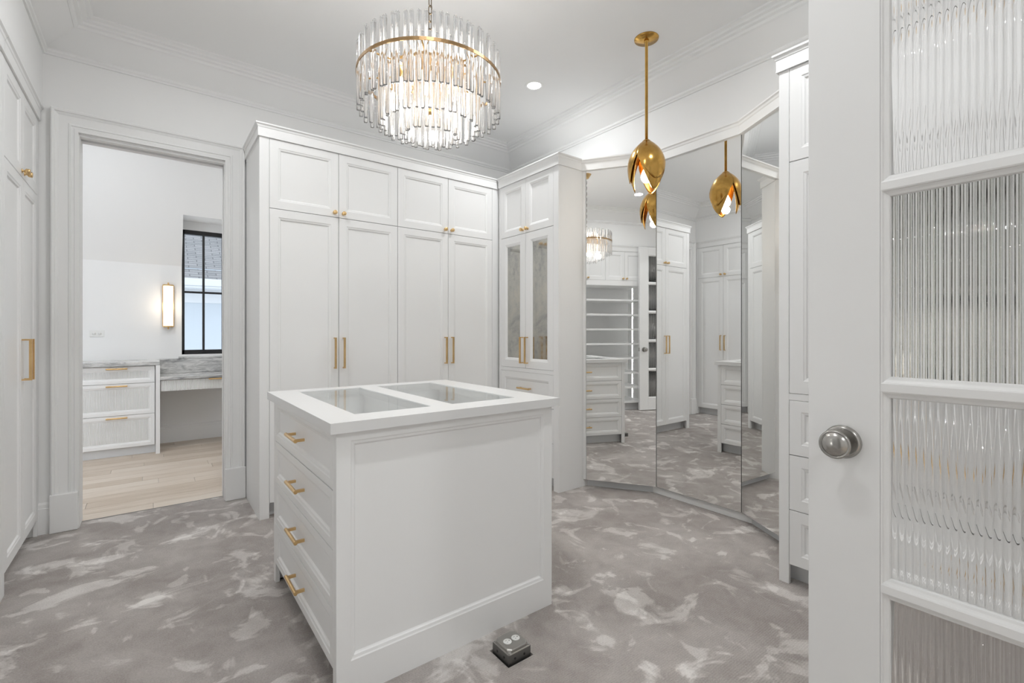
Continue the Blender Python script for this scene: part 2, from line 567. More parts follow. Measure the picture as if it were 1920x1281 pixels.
# window
wi = thing('window_1', 'black steel window with four panes above the marble desk', 'window', kind='structure')
yw0, yw1 = YF + 0.03, YF + 0.085
fm = MB()
for b in ((WX0, WX0 + 0.028, WZ0, WZ1), (WX1 - 0.028, WX1, WZ0, WZ1), (WX0, WX1, WZ0, WZ0 + 0.055), (WX0, WX1, WZ1 - 0.05, WZ1)):
    fm.box(b[0], b[1], yw0, yw1, b[2], b[3])
obj('window_frame', fm, 'black', wi, bevel=0.003)
xm = (WX0 + WX1) / 2
boxo('mullion', (xm - 0.011, xm + 0.011, yw0 + 0.005, yw1 - 0.005, WZ0 + 0.05, WZ1 - 0.045), 'black', wi)
for xa, xb in ((WX0 + 0.028, xm - 0.011), (xm + 0.011, WX1 - 0.028)):
    boxo('glazing_bar', (xa, xb, yw0 + 0.005, yw1 - 0.005, 1.700, 1.722), 'black', wi)
    for za, zb in ((WZ0 + 0.055, 1.70), (1.722, WZ1 - 0.05)):
        boxo('pane', (xa, xb, yw0 + 0.024, yw0 + 0.030, za, zb), 'sheet', wi)
boxo('window_sill', (WX0 - 0.0, WX1 + 0.0, YF - 0.002, YF + 0.03, WZ0 - 0.02, WZ0 + 0.004), 'wall', wi)
lt = MB().box(WX0 + 0.15, WX0 + 0.24, yw0 - 0.012, yw0, WZ0 + 0.02, WZ0 + 0.032)
obj('latch', lt, 'black', wi)

# neighbouring house seen through the window
nh = thing('neighbour_house', 'white neighbouring house with grey shingle roof outside the window', 'house', (0, 11.5, 0))
obj('wall', MB().box(-3, 6, 0, 0.3, -3, 2.55), 'render', nh)
obj('roof', MB().box(-3.3, 6.3, -0.45, 5.2, 0, 0.06), 'shingle', nh, (0, 0, 2.46), (math.radians(33), 0, 0))
obj('gutter', MB().box(-3.3, 6.3, -0.52, -0.36, 2.16, 2.30).box(-3.3, 6.3, -0.48, -0.05, 2.12, 2.17), 'gutter', nh, bevel=0.02)
obj('frieze_board', MB().box(-3, 6, -0.03, 0.0, 1.85, 2.14), 'gutter', nh)
sk = obj('skylight', MB().box(1.35, 2.2, 1.15, 1.9, 0.05, 0.16), 'black', nh, (0, 0, 2.46), (math.radians(33), 0, 0))
obj('skylight_pane', MB().box(1.40, 2.15, 1.2, 1.85, 0.16, 0.165), 'skylight', sk)

# ------------------------------------------------------------------ cabinet kit
# local frame: x along the front, y into the cabinet (front at y=0), z up
def shaker(w, h, fw=0.057, t=0.02, depth=0.011, hole=False):
    mb = MB()
    R = lambda i, d: rect(i, w - i, i, h - i, d)
    pr = [(0, t), (0, 0.0015), (0.0015, 0.0), (fw - 0.004, 0.0), (fw, 0.0025), (fw + 0.009, 0.0045), (fw + 0.012, 0.0085)]
    if hole:
        pr += [(fw + 0.017, 0.010), (fw + 0.017, t)]
        rg = [R(i, d) for i, d in pr]
        o = mb.rings(rg)
        n = len(rg)
        for k in range(4):
            k2 = (k + 1) % 4
            mb.face([o + (n - 1) * 4 + k, o + (n - 1) * 4 + k2, o + k2, o + k])
    else:
        pr += [(fw + 0.015, depth)]
        rg = [R(i, d) for i, d in pr]
        o = mb.rings(rg)
        n = len(rg)
        mb.face([o + (n - 1) * 4 + k for k in range(4)])
        mb.face([o + k for k in reversed(range(4))])
    return mb

MESH = {}
def pull_mesh(length, proj=0.034, bar='square'):
    k = (length, proj, bar)
    if k in MESH: return MESH[k]
    mb = MB(); h = length / 2
    if bar == 'square':
        mb.box(-0.006, 0.006, -proj - 0.006, -proj + 0.006, -h, h)
        for z in (-h, h):
            zc = z - math.copysign(0.004, z)
            mb.box(-0.0045, 0.0045, -proj, 0.0, zc - 0.004, zc + 0.004)
    else:
        mb.tube([(0, -proj, -h), (0, -proj, -h + 0.004), (0, -proj, h - 0.004), (0, -proj, h)], 0.0075, 12)
        for z in (-h + 0.014, h - 0.014):
            mb.box(-0.0055, 0.0055, -proj, 0.0, z - 0.0055, z + 0.0055)
    MESH[k] = mb.mesh('pull')
    MESH[k].materials.append(M['brass'])
    return MESH[k]

def knob_mesh():
    if 'knob' not in MESH:
        mb = MB().lathe([(0.0, 0.0), (0.011, 0.0), (0.011, -0.003), (0.006, -0.005), (0.006, -0.012), (0.0125, -0.015), (0.0145, -0.018), (0.0145, -0.031), (0.012, -0.033), (0.0, -0.033)], 16, 'y')
        MESH['knob'] = mb.mesh('knob')
        MESH['knob'].materials.append(M['brass'])
    return MESH['knob']

G = 0.0035  # gap between fronts
def door(root, x0, x1, z0, z1, handle=None, side='r', hz=None, glass=False, name='door', fw=0.057):
    w, h = x1 - x0 - G, z1 - z0 - G
    key = ('door', round(w, 3), round(h, 3), glass, fw)
    if key not in MESH:
        MESH[key] = shaker(w, h, fw, hole=glass).mesh(name)
        MESH[key].materials.append(M['cab'])
    d = obj(name, MESH[key], None, root, (x0 + G / 2, 0, z0 + G / 2))
    if glass:
        i = fw + 0.012
        obj('mirror_pane', MB().box(i, w - i, 0.012, 0.016, i, h - i), 'antique', d)
    hx = (0.030 if side == 'l' else w - 0.030) if side != 'c' else w / 2
    if handle == 'knob':
        obj('knob', knob_mesh(), None, d, (hx, 0, hz - z0))
    elif handle == 'pull':
        obj('pull', pull_mesh(0.222), None, d, (hx, 0, hz - z0))
    elif handle == 'drawer_pull':
        obj('pull', pull_mesh(0.155, 0.036, 'round'), None, d, (w / 2, 0.004, h / 2), (0, PI / 2, 0))
    return d

CROWN = [(0.02, 2.535), (-0.010, 2.535), (-0.010, 2.592), (-0.013, 2.596), (-0.016, 2.606), (-0.024, 2.613), (-0.024, 2.622), (0.02, 2.622)]
def crown(root, W_, D_, left_return=False, right_return=False):
    mb = MB()
    def path(d, z):
        p = []
        if left_return:
            p += [(d, D_, z)]
        p += [(d if left_return else 0.0, d, z), (W_ - d if right_return else W_, d, z)]
        if right_return:
            p += [(W_ - d, D_, z)]
        return p
    mb.rings([path(d, z) for d, z in CROWN + [CROWN[0]]], close=False)
    mb.box(0.012, W_ - 0.012, 0.012, D_, 2.535, 2.60)
    return obj('crown', mb, 'cab', root)

def carcass(root, W_, D_, st0=0.057, st1=0.057, toe=0.10, legs=True, side0=True, side1=True, back=0.03, extra=None, open_=None):
    # face-frame stiles reach the floor, toe kick set back
    boxo('face_stile', (0, st0, 0, 0.02, 0, CAB_TOP), 'cab', root, bevel=0.0015)
    boxo('face_stile', (W_ - st1, W_, 0, 0.02, 0, CAB_TOP), 'cab', root, bevel=0.0015)
    if open_ is None:
        boxo('carcass', (0.018, W_ - 0.018, 0.0215, D_, toe, CAB_TOP), 'cab', root)
    boxo('side_panel', (0.0, 0.018, 0.02, D_, 0, CAB_TOP), 'cab', root)
    boxo('side_panel', (W_ - 0.018, W_, 0.02, D_, 0, CAB_TOP), 'cab', root)
    obj('toe_kick', MB().box(0.018, W_ - 0.018, 0.075, 0.09, 0, toe), 'toe', root)

SPLIT = 2.07
# -- A: four-bay wardrobe on the doorway wall
A = thing('wardrobe', 'white four-bay wardrobe with tall shaker doors beside the cased doorway', 'wardrobe', (0.564, 3.475, 0))
WA = 1.946
carcass(A, WA, 0.575, 0.059, 0.075)
cols = [0.059, 0.514, 0.967, 1.418, 1.871]
for i in range(4):
    sd = 'r' if i % 2 == 0 else 'l'
    door(A, cols[i], cols[i + 1], SPLIT, CAB_TOP, 'knob', sd, SPLIT + 0.030, name='upper_door')
    door(A, cols[i], cols[i + 1], 0.10, SPLIT, 'pull', sd, 1.09, name='tall_door')
crown(A, WA, 0.575, left_return=True)

# -- B and C: display cabinets either side of the mirrors
def display(name, label, loc, rz, W_, xs, right_return, left_return):
    r_ = thing(name, label, 'cabinet', loc, rz, 'display cabinets beside the mirrors')
    st0, st1 = xs[0], W_ - xs[-1]
    carcass(r_, W_, 0.56, st0, st1)
    obj('mid_rail', MB().box(xs[0], xs[-1], 0, 0.02, 0.907, 0.938), 'cab', r_)
    n = len(xs) - 1
    for i in range(n):
        sd = 'r' if i % 2 == 0 else 'l'
        door(r_, xs[i], xs[i + 1], SPLIT + 0.005, CAB_TOP, 'knob', sd, SPLIT + 0.035, name='upper_door')
        door(r_, xs[i], xs[i + 1], 0.938, SPLIT + 0.005, 'pull', sd, 1.09, glass=True, name='mirrored_door', fw=0.066)
    for i in range(0, n, 2):
        for k in range(3):
            z0 = 0.097 + k * 0.27
            door(r_, xs[i], xs[i + 2], z0, z0 + 0.27, 'drawer_pull', 'c', name='drawer')
    crown(r_, W_, 0.56, left_return, right_return)
    return r_
B = display('display_cabinet', 'white cabinet with two antiqued mirror doors over drawers, in the corner', (2.492, 3.450, 0), -PI / 2, 0.782, [0.030, 0.376, 0.725], True, False)
Cc = display('display_cabinet', 'white cabinet with drawers right of the mirrors, partly behind the glass door', (2.492, 1.062, 0), -PI / 2, 1.43, [0.047, 0.381, 0.715, 1.049, 1.383], False, True)

# -- D: tall cabinets on the left
def tall(label, y0, W_, xs):
    r_ = thing('tall_cabinet', label, 'cabinet', (-0.55, y0, 0), PI / 2, 'tall cabinets along the left wall')
    carcass(r_, W_, 0.58, xs[0], W_ - xs[-1])
    for i in range(len(xs) - 1):
        sd = 'r' if i % 2 == 0 else 'l'
        door(r_, xs[i], xs[i + 1], SPLIT, CAB_TOP, 'knob', sd, SPLIT + 0.030, name='upper_door')
        door(r_, xs[i], xs[i + 1], 0.10, SPLIT, 'pull', sd, 1.09, name='tall_door')
    crown(r_, W_, 0.58)
    return r_
tall('white tall two-door cabinet at the left edge, touching the doorway wall', 3.165, 0.885, [0.047, 0.455, 0.855])
tall('white tall four-door cabinet between the open shelving and the corner cabinet', 1.585, 1.578, [0.047, 0.418, 0.789, 1.16, 1.531])

# -- E: open shelving with light strips, seen in the mirrors
E_ = thing('open_shelving', 'white open shelving with vertical light strips, reflected in the left mirror', 'shelves', (-0.55, 0.15, 0), PI / 2)
WE = 1.43
carcass(E_, WE, 0.58, 0.05, 0.05, open_=True)
obj('back_panel', MB().box(0.018, WE - 0.018, 0.56, 0.575, 0.1, CAB_TOP), 'cab', E_)
obj('header', MB().box(0.018, WE - 0.018, 0.0, 0.56, 1.99, SPLIT), 'cab', E_)
obj('bridge', MB().box(0.018, WE - 0.018, 0.022, 0.56, SPLIT, CAB_TOP), 'cab', E_)
for k in range(8):
    z = 0.13 + k * 0.2325
    obj('shelf', MB().box(0.018, WE - 0.018, 0.002, 0.56, z - 0.014, z + 0.014), 'cab', E_, bevel=0.002)
xs = [0.05, 0.3825, 0.715, 1.0475, 1.38]
for i in range(4):
    door(E_, xs[i], xs[i + 1], SPLIT, CAB_TOP, 'knob', 'r' if i % 2 == 0 else 'l', SPLIT + 0.03, name='upper_door')
crown(E_, WE, 0.58)
for x in (0.018, WE - 0.023):
    obj('light_strip', MB().box(x, x + 0.005, 0.40, 0.412, 0.15, 1.985), 'led', E_)

# ------------------------------------------------------------------ mirrors
mp = [(2.765, 2.64), (3.064, 2.19), (3.064, 1.5365), (2.799, 1.087)]
labels = ['tall mirror panel beside the corner cabinet, reflecting the chandelier',
          'wide middle mirror panel of the three, reflecting the pendant lamp',
          'angled mirror panel next to the right-hand drawer cabinet']
def normal(a, b):
    t = Vector((b[0] - a[0], b[1] - a[1])).normalized()
    n = Vector((t.y, -t.x))
    if n.x > 0: n = -n
    return t, n      # n points into the room
for i in range(3):
    a, b = Vector(mp[i]), Vector(mp[i + 1])
    t, n = normal(a, b)
    a2, b2 = a + t * 0.002, b - t * 0.002
    ln = (b2 - a2).length
    root = thing('mirror_panel', labels[i], 'mirror', (a2.x, a2.y, 0.06), math.atan2(t.y, t.x), 'mirror panels of the dressing bay')
    # local x along the panel; which local side faces the room
    s_ = 1 if (Vector((-t.y, t.x)).dot(n) > 0) else -1
    f0, f1 = sorted((0.0, -s_ * 0.006))
    obj('backing', MB().box(0, ln, f0 - (0.012 if s_ > 0 else -0.0), f1 + (0.012 if s_ < 0 else 0.0), 0, 2.475), 'mirror_edge', root)
    q = [(0.001, s_ * 0.0006, 0.001), (ln - 0.001, s_ * 0.0006, 0.001), (ln - 0.001, s_ * 0.0006, 2.474), (0.001, s_ * 0.0006, 2.474)]
    obj('silvered_face', MB().quad(*q), 'mirror', root)

def offset_poly(d):
    # offsets the mirror polyline into the room by d
    out = []
    ts = [normal(mp[i], mp[i + 1]) for i in range(3)]
    for i, p in enumerate(mp):
        p = Vector(p)
        if i == 0: q = p + ts[0][1] * d
        elif i == 3: q = p + ts[2][1] * d
        else:
            n1, n2 = ts[i - 1][1], ts[i][1]
            m_ = (n1 + n2).normalized()
            q = p + m_ * (d / m_.dot(n1))
        out.append(q)
    # run the ends out to the cabinet sides
    def ext(q, t, ytarget):
        k = (ytarget - q.y) / t.y
        return q + t * k
    out[0] = ext(out[0], ts[0][0], 2.667)
    out[3] = ext(out[3], ts[2][0], 1.063)
    return out
mbp = MB()
pf = [(-0.03, 2.534), (0.018, 2.534), (0.018, 2.588), (0.022, 2.594), (0.024, 2.606), (0.032, 2.613), (0.032, 2.622), (-0.03, 2.622), (-0.03, 2.534)]
mbp.rings([[(q.x, q.y, z) for q in offset_poly(d)] for d, z in pf], close=False)
struct('trim_5', mbp, 'cab', 'white crown moulding running over the three mirror panels', 'moulding')
mbb = MB()
mbb.rings([[(q.x, q.y, z) for q in offset_poly(d)] for d, z in [(-0.10, 0.0), (-0.05, 0.0), (-0.05, 0.060), (-0.013, 0.0605), (-0.013, 0.062), (-0.10, 0.062)]], close=False)
struct('baseboard_mirror', mbb, 'toe', 'low recessed white base under the mirror panels', 'baseboard')
bkp = MB()
o1, o2 = offset_poly(-0.012), offset_poly(-0.014)
bkp.rings([[(q.x, q.y, 0.06) for q in o1], [(q.x, q.y, 2.54) for q in o1]], close=False)
struct('wall_mirror_bay', bkp, 'cab', 'white angled backing that carries the mirror panels', 'wall')

# ------------------------------------------------------------------ island
IX0, IX1, IY0, IY1 = 0.487, 1.450, 1.597, 2.597
CTZ0, CTZ1 = 0.905, 0.941
isl = thing('closet_island', 'white closet island with brass-pulled drawers and two glass display windows on top', 'island', (0, 0, 0))
# side fronts: drawers on both long sides
def side(root, sgn):
    # local kit frame: an Empty-free placement, every drawer carries its own transform
    W_ = IY1 - IY0
    rz = -PI / 2 if sgn < 0 else PI / 2
    ox, oy = (IX0, IY1) if sgn < 0 else (IX1, IY0)
    zs = [0.097, 0.296, 0.499, 0.702, 0.905]
    for k in range(4):
        w, h = W_ - 0.074 - G, zs[k + 1] - zs[k] - G
        key = ('isl', round(h, 3))
        if key not in MESH:
            MESH[key] = shaker(w, h, 0.035).mesh('drawer')
            MESH[key].materials.append(M['cab'])
        lx = 0.037 + G / 2
        wx = ox + (0 if True else 0)
        px = (ox, oy - lx) if sgn < 0 else (ox, oy + lx)
        d = obj('drawer', MESH[key], None, root, (px[0], px[1], zs[k] + G / 2), (0, 0, rz))
        obj('pull', pull_mesh(0.172, 0.036, 'round'), None, d, (w / 2, 0.004, h / 2), (0, PI / 2, 0))
for sg in (-1, 1):
    side(isl, sg)
for x0, x1 in ((IX0, IX0 + 0.02), (IX1 - 0.02, IX1)):
    for y0, y1 in ((IY0 + 0.018, IY0 + 0.037), (IY1 - 0.037, IY1 - 0.018)):
        boxo('leg', (x0, x1, y0, y1, 0, CTZ0), 'cab', isl, bevel=0.0015)
# end panels with recessed field
def endpanel(y, sgn):
    w, h = IX1 - IX0 - 0.0, CTZ0
    mb = MB()
    def R(il, ib, it, d):
        x0, x1 = IX0 + 0.0 + il, IX1 - il
        yy = y + sgn * d
        return [(x0, yy, ib), (x1, yy, ib), (x1, yy, h - it), (x0, yy, h - it)]
    rg = [R(0, 0, 0, 0.018), R(0, 0, 0, 0.001), R(0.001, 0.0, 0.0, 0.0), R(0.048, 0.125, 0.034, 0.0), R(0.052, 0.129, 0.038, 0.003), R(0.061, 0.138, 0.047, 0.005), R(0.064, 0.141, 0.050, 0.010), R(0.068, 0.145, 0.054, 0.0125)]
    o = mb.rings(rg)
    mb.face([o + 7 * 4 + k for k in range(4)])
    obj('end_panel', mb, 'cab', isl)
endpanel(IY0, 1)
endpanel(IY1, -1)
bb = MB()
bb.box(IX0 + 0.0215, IX1 - 0.0215, IY0 + 0.02, IY1 - 0.02, 0.1, 0.80)
obj('carcass', bb, 'cab', isl)
# jewellery trays under the glass
for x0, x1 in ((0.560, 0.920), (0.965, 1.385)):
    t_ = MB()
    t_.box(x0 - 0.01, x0, IY0 + 0.03, IY1 - 0.03, 0.8, 0.905); t_.box(x1, x1 + 0.01, IY0 + 0.03, IY1 - 0.03, 0.8, 0.905)
    t_.box(x0, x1, IY0 + 0.03, IY0 + 0.06, 0.8, 0.905); t_.box(x0, x1, IY1 - 0.06, IY1 - 0.03, 0.8, 0.905)
    obj('tray', t_, 'cab', isl)
for sg, x in ((-1, IX0 + 0.075), (1, IX1 - 0.09)):
    obj('toe_kick', MB().box(x, x + 0.015, IY0 + 0.02, IY1 - 0.02, 0, 0.1), 'toe', isl)
# countertop with two openings
CX0, CX1, CY0, CY1 = 0.460, 1.472, 1.568, 2.618
h1 = (0.585, 0.893, 1.702, 2.525)
h2 = (0.990, 1.318, 1.702, 2.525)
ct = MB()
for b in ((CX0, h1[0], CY0, CY1), (h1[1], h2[0], CY0, CY1), (h2[1], CX1, CY0, CY1), (h1[0], h1[1], CY0, h1[2]), (h1[0], h1[1], h1[3], CY1), (h2[0], h2[1], CY0, h2[2]), (h2[0], h2[1], h2[3], CY1)):
    ct.box(b[0], b[1], b[2], b[3], CTZ0, CTZ1)
obj('countertop', ct, 'stone', isl)
for hh in (h1, h2):
    boxo('glass_top', (hh[0] + 0.001, hh[1] - 0.001, hh[2] + 0.001, hh[3] - 0.001, CTZ1 - 0.013, CTZ1 - 0.004), 'sheet', isl)

# ------------------------------------------------------------------ french door leaves
def fluted(w, h, pitch=0.0127, t=0.005, amp=0.0024):
    mb = MB()
    n = max(1, round(w / pitch)); p = w / n; seg = 8
    xs_, ys_ = [], []
    for k in range(n):
        for j in range(seg):
            q = -1 + 2 * j / seg
            xs_.append((k + 0.5 + q * 0.5) * p)
            ys_.append(-(1 - q * q) * amp)
    xs_.append(w); ys_.append(0)
    m_ = len(xs_)
    for z in (0, h):
        for x, yv in zip(xs_, ys_):
            mb.v.append((x, yv, z))
    for i in range(m_ - 1):
        mb.face([i, i + 1, m_ + i + 1, m_ + i], True)
    o = len(mb.v)
    mb.v += [(0, t, 0), (w, t, 0), (w, t, h), (0, t, h)]
    mb.face([o + 1, o, o + 3, o + 2])
    mb.face([0, m_, o + 3, o])
    mb.face([m_ - 1, o + 1, o + 2, 2 * m_ - 1])
    mb.face([o] + [o + 1] + list(range(m_ - 1, -1, -1)))
    mb.face([o + 3] + list(range(m_, 2 * m_)) + [o + 2])
    return mb

DW, DH, DT = 0.86, 2.605, 0.045
ST = 0.149            # stile
RZ = [0.194, 0.6525, 1.111, 1.5695, 2.028, 2.4865]
MH = 0.0085           # half width of a muntin's flat
PANE = fluted(DW - 2 * ST - 0.026, RZ[2] - RZ[1] - 2 * MH - 0.022).mesh('pane')
PANE.materials.append(M['glass'])
def bead_mesh(w, h):
    mb = MB()
    def R(i, d): return rect(i, w - i, i, h - i, d)
    for fl_ in (0, 1):
        pr = [(0, 0.0), (0.003, 0.0015), (0.004, 0.005), (0.009, 0.008), (0.014, 0.0095), (0.016, 0.013), (0.016, 0.0205)]
        rg = [R(i, d if fl_ == 0 else DT - d) for i, d in pr]
        if fl_: rg = [[r_[0], r_[3], r_[2], r_[1]] for r_ in rg]
        mb.rings(rg)
    return mb
BEAD = bead_mesh(DW - 2 * ST, RZ[2] - RZ[1] - 2 * MH).mesh('glazing_bead')
BEAD.materials.append(M['door'])
def leaf(name, label, loc, rz, knob_sides=(1, -1)):
    # local: x from the free edge (0) to the hinge edge (DW), front face at y=0
    r_ = thing(name, label, 'door', loc, rz, kind='structure')
    for x0, x1 in ((0, ST), (DW - ST, DW)):
        boxo('stile', (x0, x1, 0, DT, 0.012, DH), 'door', r_, bevel=0.002)
    boxo('bottom_rail', (ST, DW - ST, 0, DT, 0.012, RZ[0] + MH), 'door', r_)
    boxo('top_rail', (ST, DW - ST, 0, DT, RZ[5] - MH, DH), 'door', r_)
    for z in RZ[1:5]:
        boxo('muntin', (ST, DW - ST, 0, DT, z - MH, z + MH), 'door', r_)
    for k in range(5):
        obj('glazing_bead', BEAD, None, r_, (ST, 0, RZ[k] + MH))
        obj('pane', PANE, None, r_, (ST + 0.013, 0.0195, RZ[k] + MH + 0.011))
    prof_rose = [(0, 0), (0.0395, 0), (0.0395, -0.004), (0.037, -0.0065), (0.036, -0.009), (0.033, -0.010), (0.031, -0.0095), (0.016, -0.013), (0.0, -0.014)]
    prof_knob = [(0.0, -0.012), (0.014, -0.012), (0.0105, -0.020), (0.010, -0.030), (0.014, -0.037), (0.028, -0.044), (0.0325, -0.048), (0.0335, -0.0515), (0.0315, -0.0545), (0.029, -0.0545), (0.0275, -0.0530), (0.0265, -0.0545), (0.021, -0.0595), (0.012, -0.063), (0.0, -0.0642)]
    for sg in (1, -1):
        if sg == 1:
            rose = MB().lathe(prof_rose, 32, 'y'); kn = MB().lathe(prof_knob, 32, 'y'); yy = 0
        else:
            rose = MB().lathe([(a, -b) for a, b in prof_rose][::-1], 32, 'y'); kn = MB().lathe([(a, -b) for a, b in prof_knob][::-1], 32, 'y'); yy = DT
        k_ = obj('knob', kn, 'nickel', r_, (0.075, yy, 0.974))
        obj('rose', rose, 'nickel', k_)
    boxo('latch_plate', (-0.0008, 0.0, 0.011, 0.034, 0.945, 1.003), 'nickel', r_)
    for z in (0.25, 1.3, 2.35):
        obj('hinge', MB().lathe([(0, 0), (0.007, 0), (0.007, 0.1), (0, 0.1)], 10, 'z'), 'nickel', r_, (DW + 0.004, DT + 0.004, z - 0.05))
    return r_
# right leaf: free edge away from the camera, front face towards -X
leaf('door_1', 'open white door with fluted glass panes and round nickel knob, right foreground', (1.322, 0.493, 0), -PI / 2)
# left leaf: hinged beside the open shelving, seen only in the mirror
leaf('door_2', 'open white door with glass panes seen only in the left mirror', (-0.495, 0.32, 0), -PI / 2)

# ------------------------------------------------------------------ chandelier
chx, chy = 0.968, 1.855
ch = thing('chandelier', 'round tiered chandelier of clear glass rods with a gold ring', 'chandelier', (chx, chy, 0))
obj('canopy', MB().lathe([(0, 3.105), (0.028, 3.105), (0.034, 3.112), (0.058, 3.150), (0.062, 3.155), (0, 3.155)], 28), 'brass', ch)
def chain_link():
    mb = MB()
    pts = []
    for k in range(14):
        a = 2 * PI * k / 14
        x, z = math.cos(a) * 0.0085, math.sin(a) * 0.0085
        z += 0.011 if z > 0 else -0.011
        pts.append((x, 0, z))
    mb.tube(pts, 0.0022, 6, close=True)
    return mb.mesh('chain_link')
CL = chain_link(); CL.materials.append(M['chain'])
z = 3.09
k = 0
while z > 2.47:
    obj('chain_link', CL, None, ch, (0, 0, z), (0, 0, PI / 2 * (k % 2) + 0.4))
    z -= 0.034; k += 1
obj('stem', MB().lathe([(0, 2.19), (0.010, 2.19), (0.016, 2.205), (0.016, 2.225), (0.008, 2.235), (0.008, 2.40), (0.016, 2.41), (0.016, 2.425), (0.006, 2.435), (0.004, 2.46), (0, 2.46)], 14), 'gold', ch)
def ring(R_, z0, z1, t):
    return MB().lathe([(R_, z0), (R_ + t, z0), (R_ + t, z1), (R_, z1), (R_, z0)], 72, caps=False, smooth=False)
TIERS = [(0.293, 2.185, 2.452, 68, 0.0084), (0.205, 2.128, 2.430, 48, 0.0080), (0.118, 2.090, 2.38, 28, 0.0080)]
obj('outer_ring', ring(0.3055, 2.327, 2.340, 0.004), 'bronze', ch)
obj('middle_ring', ring(0.192, 2.335, 2.345, 0.004), 'gold', ch)
obj('inner_ring', ring(0.106, 2.330, 2.340, 0.004), 'gold', ch)
for R_, zb, zt, n, rr in TIERS:
    ln = zt - zb
    rm = MB().lathe([(0, 0), (rr * 0.9, 0), (rr, 0.002), (rr, ln - 0.012), (rr * 0.78, ln - 0.010), (rr * 0.72, ln - 0.007), (rr * 0.98, ln - 0.003), (rr * 0.6, ln + 0.003), (0, ln + 0.005)], 9).mesh('glass_rod')
    rm.materials.append(M['crystal'])
    for k in range(n):
        a = 2 * PI * (k + 0.3) / n
        rj = R_ + (0.006 if k % 2 else -0.006)
        dz = 0.008 if k % 2 else 0.0
        obj('glass_rod', rm, None, ch, (rj * math.cos(a), rj * math.sin(a), zb - dz + random.uniform(-0.002, 0.002)), (0, 0, a))
for k in range(8):
    a = 2 * PI * k / 8 + 0.2
    obj('arm', MB().tube([(0.008 * math.cos(a), 0.008 * math.sin(a), 2.35), (0.155 * math.cos(a), 0.155 * math.sin(a), 2.35), (0.298 * math.cos(a), 0.298 * math.sin(a), 2.335)], 0.0035, 6), 'gold', ch)
    s_ = obj('socket', MB().lathe([(0, 0), (0.012, 0), (0.013, 0.05), (0.006, 0.058), (0, 0.058)], 12), 'gold', ch, (0.155 * math.cos(a), 0.155 * math.sin(a), 2.288))
    obj('bulb', MB().lathe([(0, -0.088), (0.008, -0.086), (0.0135, -0.076), (0.0135, -0.012), (0.009, 0.0), (0, 0.0)], 14), 'bulb', s_)
    lamp('bulb_light', 'POINT', (0, 0, -0.125), BULB_W * 0.38, s_, 0.03, (1, 0.98, 0.95))
    lamp('bulb_light', 'POINT', (0, 0, 0.095), BULB_W * 0.75, s_, 0.03, (1, 0.98, 0.95))

# ------------------------------------------------------------------ pendant
px, py = 2.565, 1.91
pd = thing('pendant_lamp', 'brass tulip-bud pendant lamp on a long rod before the mirrors', 'pendant lamp', (px, py, 0))
obj('canopy', MB().lathe([(0, 3.143), (0.02, 3.143), (0.076, 3.149), (0.078, 3.155), (0, 3.155)], 40), 'petal', pd)
obj('rod', MB().lathe([(0, 2.475), (0.0095, 2.475), (0.0095, 3.13), (0.016, 3.132), (0.016, 3.145), (0, 3.145)], 14), 'petal', pd)
obj('cap', MB().lathe([(0, 2.468), (0.026, 2.470), (0.030, 2.478), (0.026, 2.488), (0.017, 2.494), (0.012, 2.50), (0, 2.50)], 24), 'petal', pd)
PB, PH = 2.155, 0.330
prof_b = [(0.0, 0.078), (0.03, 0.091), (0.06, 0.102), (0.10, 0.111), (0.14, 0.116), (0.18, 0.116), (0.21, 0.110), (0.24, 0.099), (0.265, 0.086), (0.285, 0.071), (0.303, 0.054), (0.316, 0.040), (0.325, 0.029), (0.33, 0.022)]
def brad(z):
    for (z0, r0), (z1, r1) in zip(prof_b, prof_b[1:]):
        if z <= z1:
            f = (z - z0) / (z1 - z0)
            f = max(0, f)
            return r0 + (r1 - r0) * f
    return prof_b[-1][1]
def petal(az, half, tip, shoulder, scale, skew=0.0, nu=24, nt=20, flare=0.0, power=1.9):
    # leaf-shaped sheet on the bud: pointed lower tip, edges sweeping up to the shoulder
    mb = MB()
    for it in range(nt + 1):
        t = it / nt
        for iu in range(nu + 1):
            u = -1 + 2 * iu / nu
            e = abs(u + skew * 0.0)
            zlow = tip + (shoulder - tip) * (e ** power)
            z = PH + (zlow - PH) * t
            a = az + half * u + skew * t * (1 - z / PH)
            r_ = brad(z) * scale + flare * t * t
            mb.v.append((r_ * math.cos(a), r_ * math.sin(a), PB + z))
    w = nu + 1
    for it in range(nt):
        for iu in range(nu):
            mb.face([it * w + iu, (it + 1) * w + iu, (it + 1) * w + iu + 1, it * w + iu + 1], True)
    return mb
g0 = math.radians(186)
for k in range(3):
    o = obj('petal', petal(g0 + math.radians(60 + 120 * k), math.radians(60), 0.0, 0.215, 0.93, 0.10), 'petal', pd)
    sm = o.modifiers.new('thickness', 'SOLIDIFY'); sm.thickness = 0.004; sm.offset = 0
for k in range(3):
    o = obj('outer_petal', petal(g0 + math.radians(52 + 120 * k), math.radians(60), 0.060, 0.225, 1.02, 0.30), 'petal', pd)
    sm = o.modifiers.new('thickness', 'SOLIDIFY'); sm.thickness = 0.004; sm.offset = 0
obj('bulb', MB().lathe([(0, 2.2155), (0.018, 2.219), (0.031, 2.233), (0.037, 2.255), (0.031, 2.28), (0.016, 2.31), (0.012, 2.33), (0, 2.33)], 18), 'bulb', pd)
obj('socket', MB().lathe([(0, 2.33), (0.018, 2.33), (0.018, 2.40), (0, 2.40)], 14), 'gold', pd)
lamp('bulb_light', 'POINT', (0, 0, 2.195), PEND_W, pd, 0.03, (1, 0.9, 0.75))

